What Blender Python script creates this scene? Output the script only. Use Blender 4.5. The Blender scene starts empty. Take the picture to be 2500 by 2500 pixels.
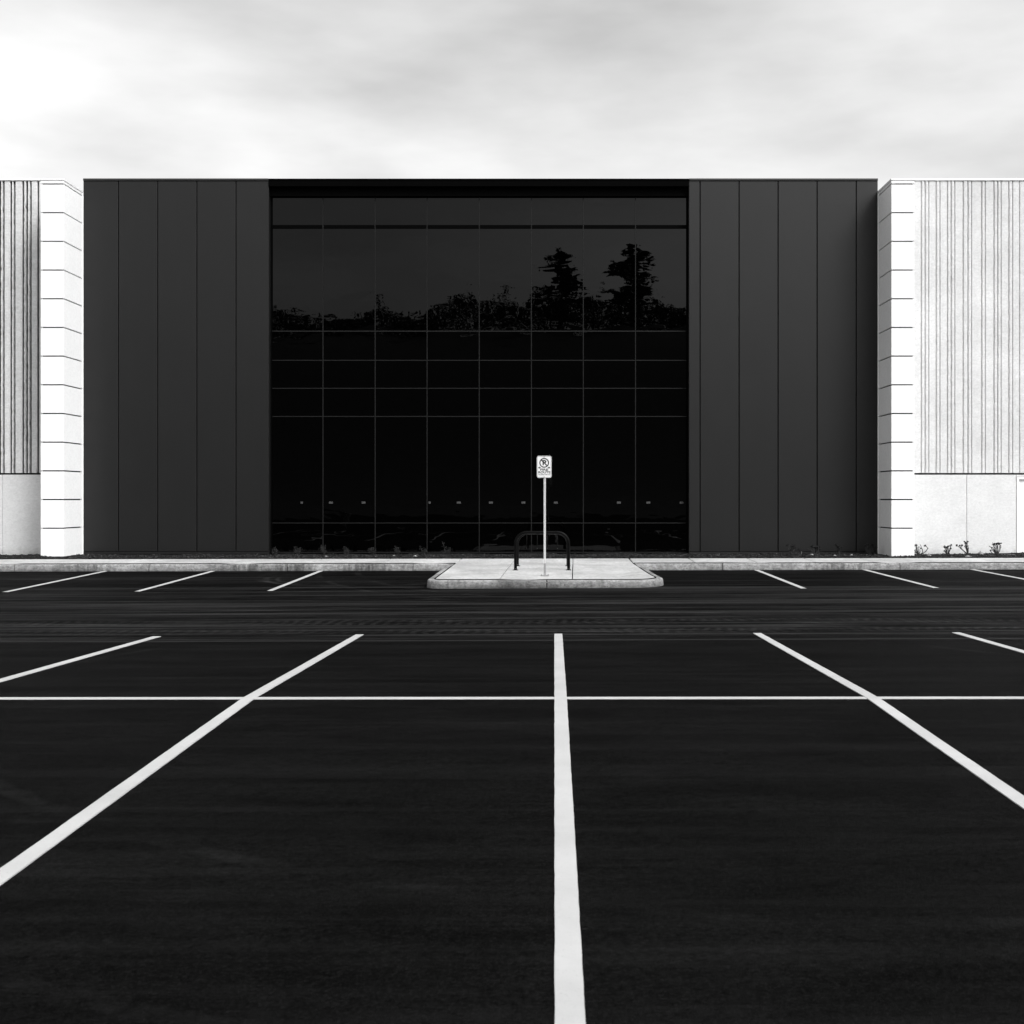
import bpy, math, random
from mathutils import Vector, noise
random.seed(7)
scene = bpy.context.scene
R = math.radians

# ------------------------------------------------------------------ camera
F = 3012.0            # focal length in pixels of the 2500 px photograph
PX, PY = 1353.0, 1215.0   # principal point (the photograph is a crop)
C = 1.75              # camera height in metres
cam_d = bpy.data.cameras.new('camera')
cam = bpy.data.objects.new('camera', cam_d)
scene.collection.objects.link(cam)
cam.location = (0, 0, C)
cam.rotation_euler = (R(90), 0, 0)
cam_d.sensor_width = 36
cam_d.lens = 36 * F / 2500
cam_d.shift_x = -(PX - 1250) / 2500
cam_d.shift_y = (PY - 1250) / 2500
cam_d.clip_start = 0.1
cam_d.clip_end = 3000
cam_d.dof.use_dof = True
cam_d.dof.focus_distance = 27
cam_d.dof.aperture_fstop = 6.3
scene.camera = cam

# ------------------------------------------------------------------ sky, sun, exposure
SUN_AZ, SUN_EL = R(42), R(44)     # to the right of straight behind the camera
w = bpy.data.worlds.new('World')
scene.world = w
w.use_nodes = True
nt = w.node_tree
nt.nodes.clear()
out = nt.nodes.new('ShaderNodeOutputWorld')
bg = nt.nodes.new('ShaderNodeBackground')
sky = nt.nodes.new('ShaderNodeTexSky')
sky.sky_type = 'NISHITA'
sky.sun_disc = False
sky.sun_elevation = SUN_EL
sky.sun_rotation = math.pi - SUN_AZ
sky.air_density = 1.0
sky.dust_density = 4.0
sky.ozone_density = 1.0
hs = nt.nodes.new('ShaderNodeHueSaturation')   # black and white photograph
hs.inputs['Saturation'].default_value = 0.0
tc = nt.nodes.new('ShaderNodeTexCoord')
mp = nt.nodes.new('ShaderNodeMapping')
mp.inputs['Scale'].default_value = (1.6, 1.6, 5.0)
cn = nt.nodes.new('ShaderNodeTexNoise')
cn.inputs['Scale'].default_value = 1.6
cn.inputs['Detail'].default_value = 6
cr = nt.nodes.new('ShaderNodeMapRange')
cr.inputs['From Min'].default_value = 0.35
cr.inputs['From Max'].default_value = 0.7
cr.inputs['To Min'].default_value = 0.86
cr.inputs['To Max'].default_value = 1.5
mulc = nt.nodes.new('ShaderNodeVectorMath')
mulc.operation = 'SCALE'
nt.links.new(tc.outputs['Generated'], mp.inputs['Vector'])
nt.links.new(mp.outputs['Vector'], cn.inputs['Vector'])
nt.links.new(cn.outputs['Fac'], cr.inputs['Value'])
nt.links.new(sky.outputs['Color'], hs.inputs['Color'])
nt.links.new(hs.outputs['Color'], mulc.inputs[0])
nt.links.new(cr.outputs['Result'], mulc.inputs['Scale'])
nt.links.new(mulc.outputs['Vector'], bg.inputs['Color'])
bg.inputs['Strength'].default_value = 0.15
nt.links.new(bg.outputs['Background'], out.inputs['Surface'])

sd = bpy.data.lights.new('sun', 'SUN')
sd.energy = 1.5
sd.angle = R(19)
sd.color = (1, 1, 1)
sun = bpy.data.objects.new('sun', sd)
scene.collection.objects.link(sun)
to_sun = Vector((math.sin(SUN_AZ) * math.cos(SUN_EL), -math.cos(SUN_AZ) * math.cos(SUN_EL), math.sin(SUN_EL)))
sun.rotation_euler = (-to_sun).to_track_quat('-Z', 'Y').to_euler()
sun.location = (20, -20, 30)

vs = scene.view_settings
vs.view_transform = 'Standard'
vs.look = 'None'
vs.gamma = 1
vs.use_curve_mapping = False
vs.exposure = 0.42

# ------------------------------------------------------------------ materials
def mat(name, col, rough=0.8, spec=0.5, metal=0.0):
    m = bpy.data.materials.new(name)
    m.use_nodes = True
    b = m.node_tree.nodes['Principled BSDF']
    b.inputs['Base Color'].default_value = (col, col, col, 1)
    b.inputs['Roughness'].default_value = rough
    b.inputs['Specular IOR Level'].default_value = spec
    b.inputs['Metallic'].default_value = metal
    return m

class N:
    """small helper that chains nodes of one material"""
    def __init__(s, m):
        s.t = m.node_tree
        s.b = s.t.nodes['Principled BSDF']
    def new(s, typ, **k):
        n = s.t.nodes.new(typ)
        for a, v in k.items():
            setattr(n, a, v)
        return n
    def link(s, a, b):
        s.t.links.new(a, b)
    def pos(s, scale=(1, 1, 1), loc=(0, 0, 0)):
        g = s.new('ShaderNodeNewGeometry')
        mp = s.new('ShaderNodeMapping')
        mp.inputs['Scale'].default_value = scale
        mp.inputs['Location'].default_value = loc
        s.link(g.outputs['Position'], mp.inputs['Vector'])
        return mp.outputs['Vector']
    def noise(s, vec, scale, detail=4, rough=0.55, dist=0.0):
        n = s.new('ShaderNodeTexNoise')
        n.inputs['Scale'].default_value = scale
        n.inputs['Detail'].default_value = detail
        n.inputs['Roughness'].default_value = rough
        n.inputs['Distortion'].default_value = dist
        s.link(vec, n.inputs['Vector'])
        return n.outputs['Fac']
    def rng(s, v, a, b, c, d, smooth=False):
        n = s.new('ShaderNodeMapRange')
        if smooth:
            n.interpolation_type = 'SMOOTHSTEP'
        for k, x in zip(('From Min', 'From Max', 'To Min', 'To Max'), (a, b, c, d)):
            n.inputs[k].default_value = x
        s.link(v, n.inputs['Value'])
        return n.outputs['Result']
    def math(s, op, a, b=None):
        n = s.new('ShaderNodeMath', operation=op)
        for i, v in enumerate((a, b)):
            if v is None:
                continue
            if isinstance(v, (int, float)):
                n.inputs[i].default_value = v
            else:
                s.link(v, n.inputs[i])
        return n.outputs[0]
    def bump(s, h, strength, dist):
        n = s.new('ShaderNodeBump')
        n.inputs['Strength'].default_value = strength
        n.inputs['Distance'].default_value = dist
        s.link(h, n.inputs['Height'])
        s.link(n.outputs['Normal'], s.b.inputs['Normal'])
        return n
    def col(s, v):
        n = s.new('ShaderNodeCombineColor')
        for i in range(3):
            s.link(v, n.inputs[i])
        s.link(n.outputs[0], s.b.inputs['Base Color'])

def asphalt_mat():
    m = mat('asphalt', 0.006, 0.85, 0.02)
    n = N(m)
    g = n.new('ShaderNodeNewGeometry')
    sep = n.new('ShaderNodeSeparateXYZ')
    n.link(g.outputs['Position'], sep.inputs[0])
    X, Y = sep.outputs[0], sep.outputs[1]
    # streaks left along the aisle by wheels and the roller
    st = n.noise(n.pos((0.07, 2.0, 1)), 1.0, 8, 0.68, 1.2)
    st = n.rng(st, 0.49, 0.60, 0.0, 1.0)
    fine = n.noise(n.pos((0.7, 9, 1)), 1.0, 6, 0.7, 0.8)
    fine = n.rng(fine, 0.5, 0.66, 0.0, 1.0)
    brk = n.rng(n.noise(n.pos((0.25, 0.6, 1), (9, 2, 0)), 1.0, 5, 0.6), 0.35, 0.65, 0.15, 1.0)
    aisle = n.math('MULTIPLY', n.rng(Y, 14.8, 16.4, 0.10, 1.0, True), n.rng(Y, 24.0, 26.0, 1.0, 0.5, True))
    streak = n.math('MULTIPLY', n.math('ADD', n.math('MULTIPLY', st, 0.7), n.math('MULTIPLY', n.math('MULTIPLY', fine, brk), 0.7)), aisle)
    # tread bars of two wheel tracks
    wob = n.noise(n.pos((0.12, 0.0, 1)), 1.0, 2)
    Yw = n.math('ADD', Y, n.math('MULTIPLY', n.math('SUBTRACT', wob, 0.5), 0.5))
    def band(a, b):
        return n.math('MULTIPLY', n.rng(Yw, a, a + 0.12, 0, 1, True), n.rng(Yw, b - 0.12, b, 1, 0, True))
    bars = n.math('SINE', n.math('MULTIPLY', n.math('ADD', X, n.math('MULTIPLY', n.noise(n.pos((0.8, 2.5, 1)), 1.0, 5), 0.45)), 2 * math.pi / 0.17))
    bars = n.rng(bars, -0.2, 0.6, 0.0, 1.0)
    tr = n.math('ADD', band(16.2, 16.95), band(17.45, 18.3))
    patch = n.rng(n.noise(n.pos((0.5, 2.0, 1), (3, 5, 0)), 1.0, 6, 0.75), 0.42, 0.64, 0.0, 1.0)
    tread = n.math('MULTIPLY', n.math('MULTIPLY', bars, tr), patch)
    seam = n.math('MULTIPLY', n.rng(Yw, 15.86, 15.92, 0, 1, True), n.rng(Yw, 15.97, 16.03, 1, 0, True))
    pale = n.math('MULTIPLY', n.rng(Yw, 15.25, 15.3, 0, 1, True), n.rng(Yw, 15.36, 15.46, 1, 0, True))
    # mottling and aggregate speckle of the mat itself
    mot = n.rng(n.noise(n.pos((0.5, 1.3, 1)), 1.3, 8, 0.72, 0.5), 0.36, 0.66, 0.45, 1.6)
    spk = n.rng(n.noise(n.pos(), 60, 4, 0.8), 0.5, 0.72, 0.0, 1.0)
    grn = n.rng(n.noise(n.pos(), 19, 7, 0.9), 0.34, 0.66, 0.1, 2.0)
    scuff = n.rng(n.noise(n.pos((0.9, 4.5, 1), (4, 1, 0)), 1.0, 7, 0.75, 1.5), 0.58, 0.74, 0.0, 1.0)
    v = n.math('MULTIPLY', n.math('MULTIPLY', mot, grn), n.rng(Y, 14.5, 25.5, 0.0024, 0.0009))
    v = n.math('ADD', v, n.math('MULTIPLY', scuff, 0.0042))
    v = n.math('ADD', v, n.math('MULTIPLY', streak, 0.026))
    v = n.math('ADD', v, n.math('MULTIPLY', tread, 0.015))
    v = n.math('ADD', v, n.math('MULTIPLY', pale, 0.018))
    v = n.math('ADD', v, n.math('MULTIPLY', spk, 0.008))
    # curved tyre scuffs where cars swing out of the bays
    for cx, cy, rad, wd, amp in ((-4.1, 27.6, 2.3, 0.10, 0.012), (-4.1, 27.6, 2.05, 0.06, 0.009), (-3.6, 28.2, 3.1, 0.12, 0.007), (6.5, 31.0, 11.3, 0.10, 0.006), (6.9, 31.0, 12.6, 0.10, 0.006),
                                 (-9.0, 5.0, 16.4, 0.09, 0.006), (-9.0, 5.0, 17.9, 0.09, 0.006), (1.8, 12.0, 6.9, 0.08, 0.003), (1.8, 12.0, 8.4, 0.08, 0.003), (16, 30.5, 9.0, 0.1, 0.006)):
        dx, dy = n.math('SUBTRACT', X, cx), n.math('SUBTRACT', Y, cy)
        dist = n.math('SQRT', n.math('ADD', n.math('MULTIPLY', dx, dx), n.math('MULTIPLY', dy, dy)))
        ed = n.math('ABSOLUTE', n.math('SUBTRACT', dist, rad))
        rg_ = n.math('MULTIPLY', n.rng(ed, wd * 0.4, wd, 1, 0, True), n.rng(n.noise(n.pos((0.9, 0.9, 1), (cx, cy, 0)), 1.0, 7, 0.8), 0.46, 0.68, 0, 1))
        v = n.math('ADD', v, n.math('MULTIPLY', rg_, amp * 2.2))
    v = n.math('MULTIPLY', v, n.rng(seam, 0, 1, 1.0, 0.08))
    n.col(v)
    rg = n.math('SUBTRACT', 0.82, n.math('MULTIPLY', streak, 0.12))
    n.link(rg, n.b.inputs['Roughness'])
    h = n.math('ADD', n.noise(n.pos(), 120, 4, 0.7), n.math('MULTIPLY', tread, 1.2))
    n.bump(h, 0.8, 0.008)
    return m

def paint_mat():
    m = mat('line_paint', 0.62, 0.7, 0.3)
    n = N(m)
    a = n.rng(n.noise(n.pos((0.6, 0.6, 1)), 2.2, 6, 0.65), 0.3, 0.75, 0.40, 0.50)
    sp = n.rng(n.noise(n.pos(), 70, 4, 0.7), 0.62, 0.74, 1.0, 0.55)
    n.col(n.math('MULTIPLY', a, sp))
    n.bump(n.noise(n.pos(), 110, 3, 0.7), 0.35, 0.004)
    return m

def concrete_mat(name, base, stain, low_dark=None, speck=0.5, streaks=0.0):
    m = mat(name, base, 0.85, 0.3)
    n = N(m)
    big = n.rng(n.noise(n.pos((1, 1, 1)), 0.8, 7, 0.62, 0.4), 0.35, 0.68, 1 - stain, 1.0)
    mid = n.rng(n.noise(n.pos((1, 2.2, 2)), 5, 6, 0.7), 0.3, 0.7, 1 - stain * 0.6, 1.04)
    v = n.math('MULTIPLY', n.math('MULTIPLY', big, mid), base)
    v = n.math('MULTIPLY', v, n.rng(n.noise(n.pos((1, 1, 1.5)), 13, 7, 0.8), 0.38, 0.60, 1 - stain * 0.9, 1.06))
    pit = n.rng(n.noise(n.pos(), 17, 5, 0.78), 0.615, 0.67, 1.0, speck)
    v = n.math('MULTIPLY', v, pit)
    if streaks:
        vs_ = n.rng(n.noise(n.pos((9, 9, 0.25)), 1.3, 5, 0.65), 0.42, 0.62, 1 - streaks, 1.0)
        gate = n.rng(n.noise(n.pos((0.6, 0.6, 0.1)), 1.0, 3), 0.45, 0.6, 0, 1)
        vs_ = n.math('ADD', n.math('MULTIPLY', vs_, gate), n.math('SUBTRACT', 1.0, gate))
        v = n.math('MULTIPLY', v, vs_)
    if low_dark:
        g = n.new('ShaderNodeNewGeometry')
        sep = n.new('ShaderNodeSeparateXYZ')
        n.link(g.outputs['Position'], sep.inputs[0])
        e = n.math('ADD', sep.outputs[2], n.math('MULTIPLY', n.noise(n.pos((3, 3, 3)), 1.6, 6, 0.7), low_dark[3]))
        v = n.math('MULTIPLY', v, n.rng(e, low_dark[0], low_dark[1], low_dark[2], 1.0, True))
    n.col(v)
    n.bump(n.noise(n.pos(), 45, 5, 0.7), 0.4, 0.006)
    return m

def panel_mat():
    m = mat('charcoal_metal_panel', 0.008, 0.4, 0.34)
    n = N(m)
    oi = n.new('ShaderNodeObjectInfo')
    rv = n.rng(oi.outputs['Random'], 0, 1, 0.92, 1.08)
    d = n.rng(n.noise(n.pos((1.5, 1, 0.4)), 1.5, 5, 0.6), 0.3, 0.7, 0.92, 1.08)
    n.col(n.math('MULTIPLY', n.math('MULTIPLY', rv, d), 0.008))
    n.bump(n.noise(n.pos((0.5, 1, 0.35)), 1.2, 2), 0.12, 0.05)
    return m

def glass_mat():
    m = mat('black_tinted_glass', 0.0002, 0.004, 0.18)
    n = N(m)
    oi = n.new('ShaderNodeObjectInfo')
    g = n.new('ShaderNodeNewGeometry')
    add = n.new('ShaderNodeVectorMath', operation='ADD')
    sc = n.new('ShaderNodeVectorMath', operation='SCALE')
    n.link(oi.outputs['Location'], sc.inputs[0])
    sc.inputs['Scale'].default_value = 3.7
    n.link(g.outputs['Position'], add.inputs[0])
    n.link(sc.outputs[0], add.inputs[1])
    mp = n.new('ShaderNodeMapping')
    mp.inputs['Scale'].default_value = (0.9, 1, 2.0)
    n.link(add.outputs[0], mp.inputs['Vector'])
    h = n.noise(mp.outputs[0], 1.15, 2, 0.5, 0.3)
    n.bump(h, 1.0, 0.0017)
    return m

M = {}
M['asphalt'] = asphalt_mat()
M['paint'] = paint_mat()
M['slab'] = concrete_mat('sidewalk_concrete', 0.64, 0.34, speck=0.25)
M['kerb'] = concrete_mat('kerb_concrete', 0.56, 0.6, low_dark=(-0.02, 0.20, 0.3, 0.18), speck=0.12, streaks=0.55)  # kerb darkens towards its bottom with a ragged edge
M['joint'] = mat('dark_joint', 0.004, 0.9, 0.05)
M['plinth'] = concrete_mat('white_plinth_concrete', 0.67, 0.10, low_dark=(0.35, 0.85, 0.62, 0.75), speck=0.9)  # dark stains near the bottom of the plinth
M['ribbed'] = concrete_mat('white_ribbed_concrete', 0.70, 0.16, speck=0.72)
M['groove'] = concrete_mat('shaded_dirty_groove', 0.10, 0.4)  # dirt plus the shade in the left wall's grooves, put into the colour
M['white_panel'] = concrete_mat('white_pier_panel', 0.80, 0.03, speck=0.99)
M['white_paint'] = mat('white_paint', 0.82, 0.5, 0.4)
M['panel'] = panel_mat()
M['glass'] = glass_mat()
M['mullion'] = mat('dark_mullion', 0.006, 0.5, 0.2)
M['black'] = mat('black_fascia', 0.001, 0.7, 0.02)
M['coping_dark'] = mat('dark_coping', 0.02, 0.45, 0.4)
M['coping_white'] = mat('white_coping', 0.8, 0.5, 0.4)
M['rack'] = mat('black_powder_coat', 0.001, 0.42, 0.09)
M['galv'] = mat('galvanised_steel', 0.62, 0.5, 0.5, 0.15)
M['galv_dark'] = mat('galvanised_sleeve', 0.30, 0.6, 0.5, 0.3)
M['aluminium'] = mat('brushed_aluminium', 0.9, 0.25, 0.5, 1.0)
M['sign_white'] = mat('sign_white', 0.74, 0.45, 0.4)
M['sign_edge'] = mat('sign_edge', 0.25, 0.5, 0.4)
M['sign_black'] = mat('sign_black', 0.006, 0.5, 0.3)
M['bolt'] = mat('bolt_steel', 0.35, 0.4, 0.5, 0.6)
M['bark'] = mat('bark', 0.03, 0.9, 0.2)
M['stem'] = mat('dry_stem', 0.03, 0.9, 0.2)
M['glint'] = mat('glint_grey', 0.06, 0.8, 0.1)  # grey of the plates that paint bright dashes in the glass
M['leaf'] = mat('shrub_leaf', 0.02, 0.7, 0.3)
M['deadleaf'] = mat('dead_flower_head', 0.018, 0.9, 0.2)
M['needles'] = mat('needles', 0.035, 0.8, 0.2)
M['twig'] = mat('pale_twig', 0.35, 0.8, 0.2)
M['ground'] = concrete_mat('dry_ground', 0.06, 0.3)
def mulch_mat():
    m = mat('mulch_soil', 0.02, 0.95, 0.1)
    n = N(m)
    n.col(n.rng(n.noise(n.pos(), 22, 5, 0.75), 0.35, 0.7, 0.003, 0.022))
    n.bump(n.noise(n.pos(), 30, 5, 0.7), 1.0, 0.03)
    return m
M['mulch'] = mulch_mat()
def chip_mat():
    m = mat('mulch_chip', 0.05, 0.9, 0.15)
    n = N(m)
    v = n.noise(n.pos(), 17, 3, 0.7)
    n.col(n.rng(v, 0.45, 0.75, 0.005, 0.11))
    return m
M['chip'] = chip_mat()
def stone_mat():
    m = mat('grey_stone', 0.3, 0.85, 0.3)
    n = N(m)
    n.col(n.rng(n.noise(n.pos(), 18, 6, 0.7), 0.35, 0.7, 0.12, 0.42))
    n.bump(n.noise(n.pos(), 30, 5, 0.7), 0.6, 0.01)
    return m
M['stone'] = stone_mat()

# ------------------------------------------------------------------ object helpers
COL = scene.collection
def wl(o):
    v = Vector((0, 0, 0))
    while o is not None:
        v += Vector(o.location)
        o = o.parent
    return v

def mesh(name, verts, faces, mt, smooth=False):
    me = bpy.data.meshes.new(name)
    me.from_pydata([tuple(v) for v in verts], [], faces)
    me.materials.append(M[mt] if isinstance(mt, str) else mt)
    if smooth:
        me.polygons.foreach_set('use_smooth', [True] * len(me.polygons))
    me.update()
    return me

def put(name, me, parent=None, at=(0, 0, 0)):
    """link mesh data as an object standing at world position `at`"""
    o = bpy.data.objects.new(name, me)
    COL.objects.link(o)
    o.location = Vector(at) - wl(parent) if parent else Vector(at)
    if parent:
        o.parent = parent
    return o

def obj(name, verts, faces, mt, parent=None, smooth=False, origin=None):
    """a mesh object from world-space vertices; its origin sits at `origin`, or at the parent's origin"""
    org = Vector(origin) if origin is not None else (wl(parent) if parent else Vector((0, 0, 0)))
    vv = [Vector(v) - org for v in verts]
    return put(name, mesh(name, vv, faces, mt, smooth), parent, org)

def tag(o, label=None, cat=None, group=None, kind=None):
    if label: o['label'] = label
    if cat: o['category'] = cat
    if group: o['group'] = group
    if kind: o['kind'] = kind
    return o

def empty(name, at, label=None, cat=None, group=None):
    o = bpy.data.objects.new(name, None)
    COL.objects.link(o)
    o.location = at
    o.empty_display_size = 0.2
    return tag(o, label, cat, group)

BOXF = [(0, 3, 2, 1), (4, 5, 6, 7), (0, 1, 5, 4), (1, 2, 6, 5), (2, 3, 7, 6), (3, 0, 4, 7)]
def box(x0, x1, y0, y1, z0, z1):
    return ([(x0, y0, z0), (x1, y0, z0), (x1, y1, z0), (x0, y1, z0),
             (x0, y0, z1), (x1, y0, z1), (x1, y1, z1), (x0, y1, z1)], list(BOXF))

def merge(*parts):
    V, Fc = [], []
    for v, f in parts:
        o = len(V)
        V += [tuple(p) for p in v]
        Fc += [tuple(i + o for i in q) for q in f]
    return V, Fc

def bevbox(x0, x1, y0, y1, z0, z1, b):
    """box whose front (low y) edges are chamfered by b"""
    v = [(x0 + b, y0, z0 + b), (x1 - b, y0, z0 + b), (x1 - b, y0, z1 - b), (x0 + b, y0, z1 - b),
         (x0, y0 + b, z0), (x1, y0 + b, z0), (x1, y0 + b, z1), (x0, y0 + b, z1),
         (x0, y1, z0), (x1, y1, z0), (x1, y1, z1), (x0, y1, z1)]
    f = [(0, 1, 2, 3), (4, 5, 1, 0), (5, 6, 2, 1), (6, 7, 3, 2), (7, 4, 0, 3),
         (8, 9, 5, 4), (9, 10, 6, 5), (10, 11, 7, 6), (11, 8, 4, 7), (11, 10, 9, 8)]
    return v, f

def tube(pts, rad, seg=8, caps=True):
    """tube along a polyline; rad is one radius or one per point"""
    pts = [Vector(p) for p in pts]
    n = len(pts)
    if not isinstance(rad, (list, tuple)):
        rad = [rad] * n
    V, Fc = [], []
    up = None
    for i, p in enumerate(pts):
        d = (pts[min(i + 1, n - 1)] - pts[max(i - 1, 0)]).normalized()
        if up is None:
            up = Vector((0, 1, 0)) if abs(d.y) < 0.9 else Vector((1, 0, 0))
        a = d.cross(up)
        if a.length < 1e-4:
            a = d.orthogonal()
        a.normalize()
        b = a.cross(d).normalized()
        up = b
        for k in range(seg):
            t = 2 * math.pi * k / seg
            V.append(p + (a * math.cos(t) + b * math.sin(t)) * rad[i])
    for i in range(n - 1):
        for k in range(seg):
            k2 = (k + 1) % seg
            Fc.append((i * seg + k, i * seg + k2, (i + 1) * seg + k2, (i + 1) * seg + k))
    if caps:
        Fc.append(tuple(range(seg - 1, -1, -1)))
        Fc.append(tuple((n - 1) * seg + k for k in range(seg)))
    return V, Fc

def lathe(prof, at, seg=20):
    V, Fc = [], []
    for r, z in prof:
        for k in range(seg):
            t = 2 * math.pi * k / seg
            V.append((at[0] + r * math.cos(t), at[1] + r * math.sin(t), at[2] + z))
    for i in range(len(prof) - 1):
        for k in range(seg):
            k2 = (k + 1) % seg
            Fc.append((i * seg + k, i * seg + k2, (i + 1) * seg + k2, (i + 1) * seg + k))
    return V, Fc

def interp(t, pts):
    if t <= pts[0][0]:
        return pts[0][1]
    for (a, va), (b, vb) in zip(pts, pts[1:]):
        if t <= b:
            k = (t - a) / (b - a)
            return va + (vb - va) * k
    return pts[-1][1]

def clamp(v, a, b):
    return max(a, min(b, v))

# a pixel of the 2500 px photograph at a known depth gives X or Z
def wx(px, y): return (px - PX) * y / F
def wz(py, y): return C - (py - PY) * y / F

# ------------------------------------------------------------------ terrain
def gz(x, y):
    """height of the asphalt: it falls to a valley in the aisle and rises again to the kerb"""
    z = interp(y, [(-60, 0.10), (-10, -0.02), (0, -0.05), (3, -0.034), (6.17, 0.012), (10.29, 0.077), (16.17, -0.037), (18, -0.048), (21, -0.058), (24.2, -0.058), (27, -0.03), (29.9, 0.0), (60, 0.0)])
    k = interp(y, [(9, 0.0), (16, 0.0035), (24.2, 0.0045), (29.8, 0.002)])
    return z + k * clamp(x, -13, 13)

def tz(x, y):
    """height of the pavement surface"""
    z = interp(y, [(24.5, 0.112), (29.7, 0.168), (31.4, 0.202), (34, 0.225)])
    return z + 0.0014 * clamp(x, -13, 13) * clamp((y - 24.5) / 5, 0, 1)

def grid(xs, ys, zf):
    V = [(x, y, zf(x, y)) for y in ys for x in xs]
    n = len(xs)
    Fc = [(j * n + i, j * n + i + 1, (j + 1) * n + i + 1, (j + 1) * n + i) for j in range(len(ys) - 1) for i in range(n - 1)]
    return V, Fc

xs = [-70, -45, -30, -22] + [x * 1.0 for x in range(-16, 17)] + [22, 30, 45, 70]
ys = [-42, -30, -20, -10, -5, 0, 2, 4, 6, 6.17, 8, 9.2, 10.29, 10.6] + [11 + 0.5 * i for i in range(38)] + [30.05]
V, Fc = grid(xs, ys, gz)
lot = tag(obj('parking_lot', V, Fc, 'asphalt', smooth=True), kind='structure')

# land beyond the lot, to the horizon: flat, with a wooded bank behind the camera (mirrored in the glass)
def land(x, y):
    z = -0.35
    if y < -41:
        t = clamp((-41 - y) / 52, 0, 1)
        t = t * t * (3 - 2 * t)
        crest = 23.4 + 1.1 * noise.noise(Vector((x * 0.05, 3.1, 0))) + 0.03 * clamp(x, -60, 60)
        z = 0.02 + t * crest
    return z
lx = [-1500, -600, -250, -120] + [x * 4.0 for x in range(-20, 21)] + [120, 250, 600, 1500]
ly = [-1500, -600, -250, -140, -115] + [-100 + 4.0 * i for i in range(15)] + [-41.5, -41, -30, 0, 40, 120, 400, 1500]
V, Fc = grid(lx, ly, land)
tag(obj('ground', V, Fc, 'ground', smooth=True), kind='structure')

# ------------------------------------------------------------------ painted lines (pieces of the lot)
def line_strip(p0, p1, width, lift, seed):
    """paint strip between two ground points with slightly uneven edges"""
    rnd = random.Random(seed)
    p0, p1 = Vector(p0), Vector(p1)
    d = (p1 - p0)
    L = d.length
    d.normalize()
    nrm = Vector((-d.y, d.x))
    n = max(2, int(L / 0.12))
    V, Fc = [], []
    for i in range(n + 1):
        c = p0 + d * (L * i / n)
        for s in (-1, 0, 1):
            e = c + nrm * s * (width / 2 + (rnd.uniform(-1, 1) * 0.0013 if s else 0))
            if i in (0, n) and s:
                e += d * rnd.uniform(-0.02, 0.02)
            V.append((e.x, e.y, gz(e.x, e.y) + lift))
    for i in range(n):
        for k in range(2):
            a = i * 3 + k
            Fc.append((a, a + 3, a + 4, a + 1))
    # a thin edge skirt down to the asphalt
    base = len(V)
    for i in range(n + 1):
        for k in (0, 2):
            x, y, z = V[i * 3 + k]
            V.append((x, y, z - lift - 0.003))
    for i in range(n):
        Fc.append((i * 3, base + i * 2, base + i * 2 + 2, i * 3 + 3))
        Fc.append((i * 3 + 2, i * 3 + 5, base + i * 2 + 3, base + i * 2 + 1))
    return V, Fc

X0 = 0.054
for k in range(-9, 10):
    x = X0 + 2.6 * k
    yt = 16.15 - (0.16 if k == -2 else 0.0)
    V, Fc = line_strip((x, 3.4), (x, yt), 0.104, 0.006, 100 + k)
    obj('parking_line', V, Fc, 'paint', lot)
V, Fc = line_strip((-32, 10.295), (32, 10.295), 0.108, 0.0035, 55)
obj('parking_line', V, Fc, 'paint', lot)
for x in [4.87 + 2.6 * k for k in range(7)] + [-5.62 - 2.6 * k for k in range(7)]:
    V, Fc = line_strip((x + 0.03, 24.22), (x, 29.73), 0.104, 0.005, int(x * 10) + 400)
    obj('parking_line', V, Fc, 'paint', lot)

# ------------------------------------------------------------------ sidewalk, kerbs, island
def slab(name, poly, parent, zf, gap=0.010, th=0.07, mt='slab'):
    """paving slab with a small chamfer; poly is a counter-clockwise outline"""
    c = Vector((sum(p[0] for p in poly) / len(poly), sum(p[1] for p in poly) / len(poly)))
    n = len(poly)
    def inset(d):
        res = []
        for i in range(n):
            a, b, q = Vector(poly[i - 1][:2]), Vector(poly[i][:2]), Vector(poly[(i + 1) % n][:2])
            e1, e2 = (b - a).normalized(), (q - b).normalized()
            n1, n2 = Vector((-e1.y, e1.x)), Vector((-e2.y, e2.x))
            m_ = (n1 + n2)
            m_ = m_ / max(0.3, m_.dot(n1)) if m_.length > 1e-5 else n1
            res.append(b + m_ * d)
        return res
    o0, o1 = inset(gap), inset(gap + 0.008)
    V = [(p.x, p.y, zf(p.x, p.y) - th) for p in o0]
    V += [(p.x, p.y, zf(p.x, p.y) - 0.008) for p in o0]
    V += [(p.x, p.y, zf(p.x, p.y)) for p in o1]
    Fc = []
    for i in range(n):
        j = (i + 1) % n
        Fc.append((i, j, n + j, n + i))
        Fc.append((n + i, n + j, 2 * n + j, 2 * n + i))
    Fc.append(tuple(range(2 * n, 3 * n)))
    return obj(name, V, Fc, mt, parent)

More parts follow.
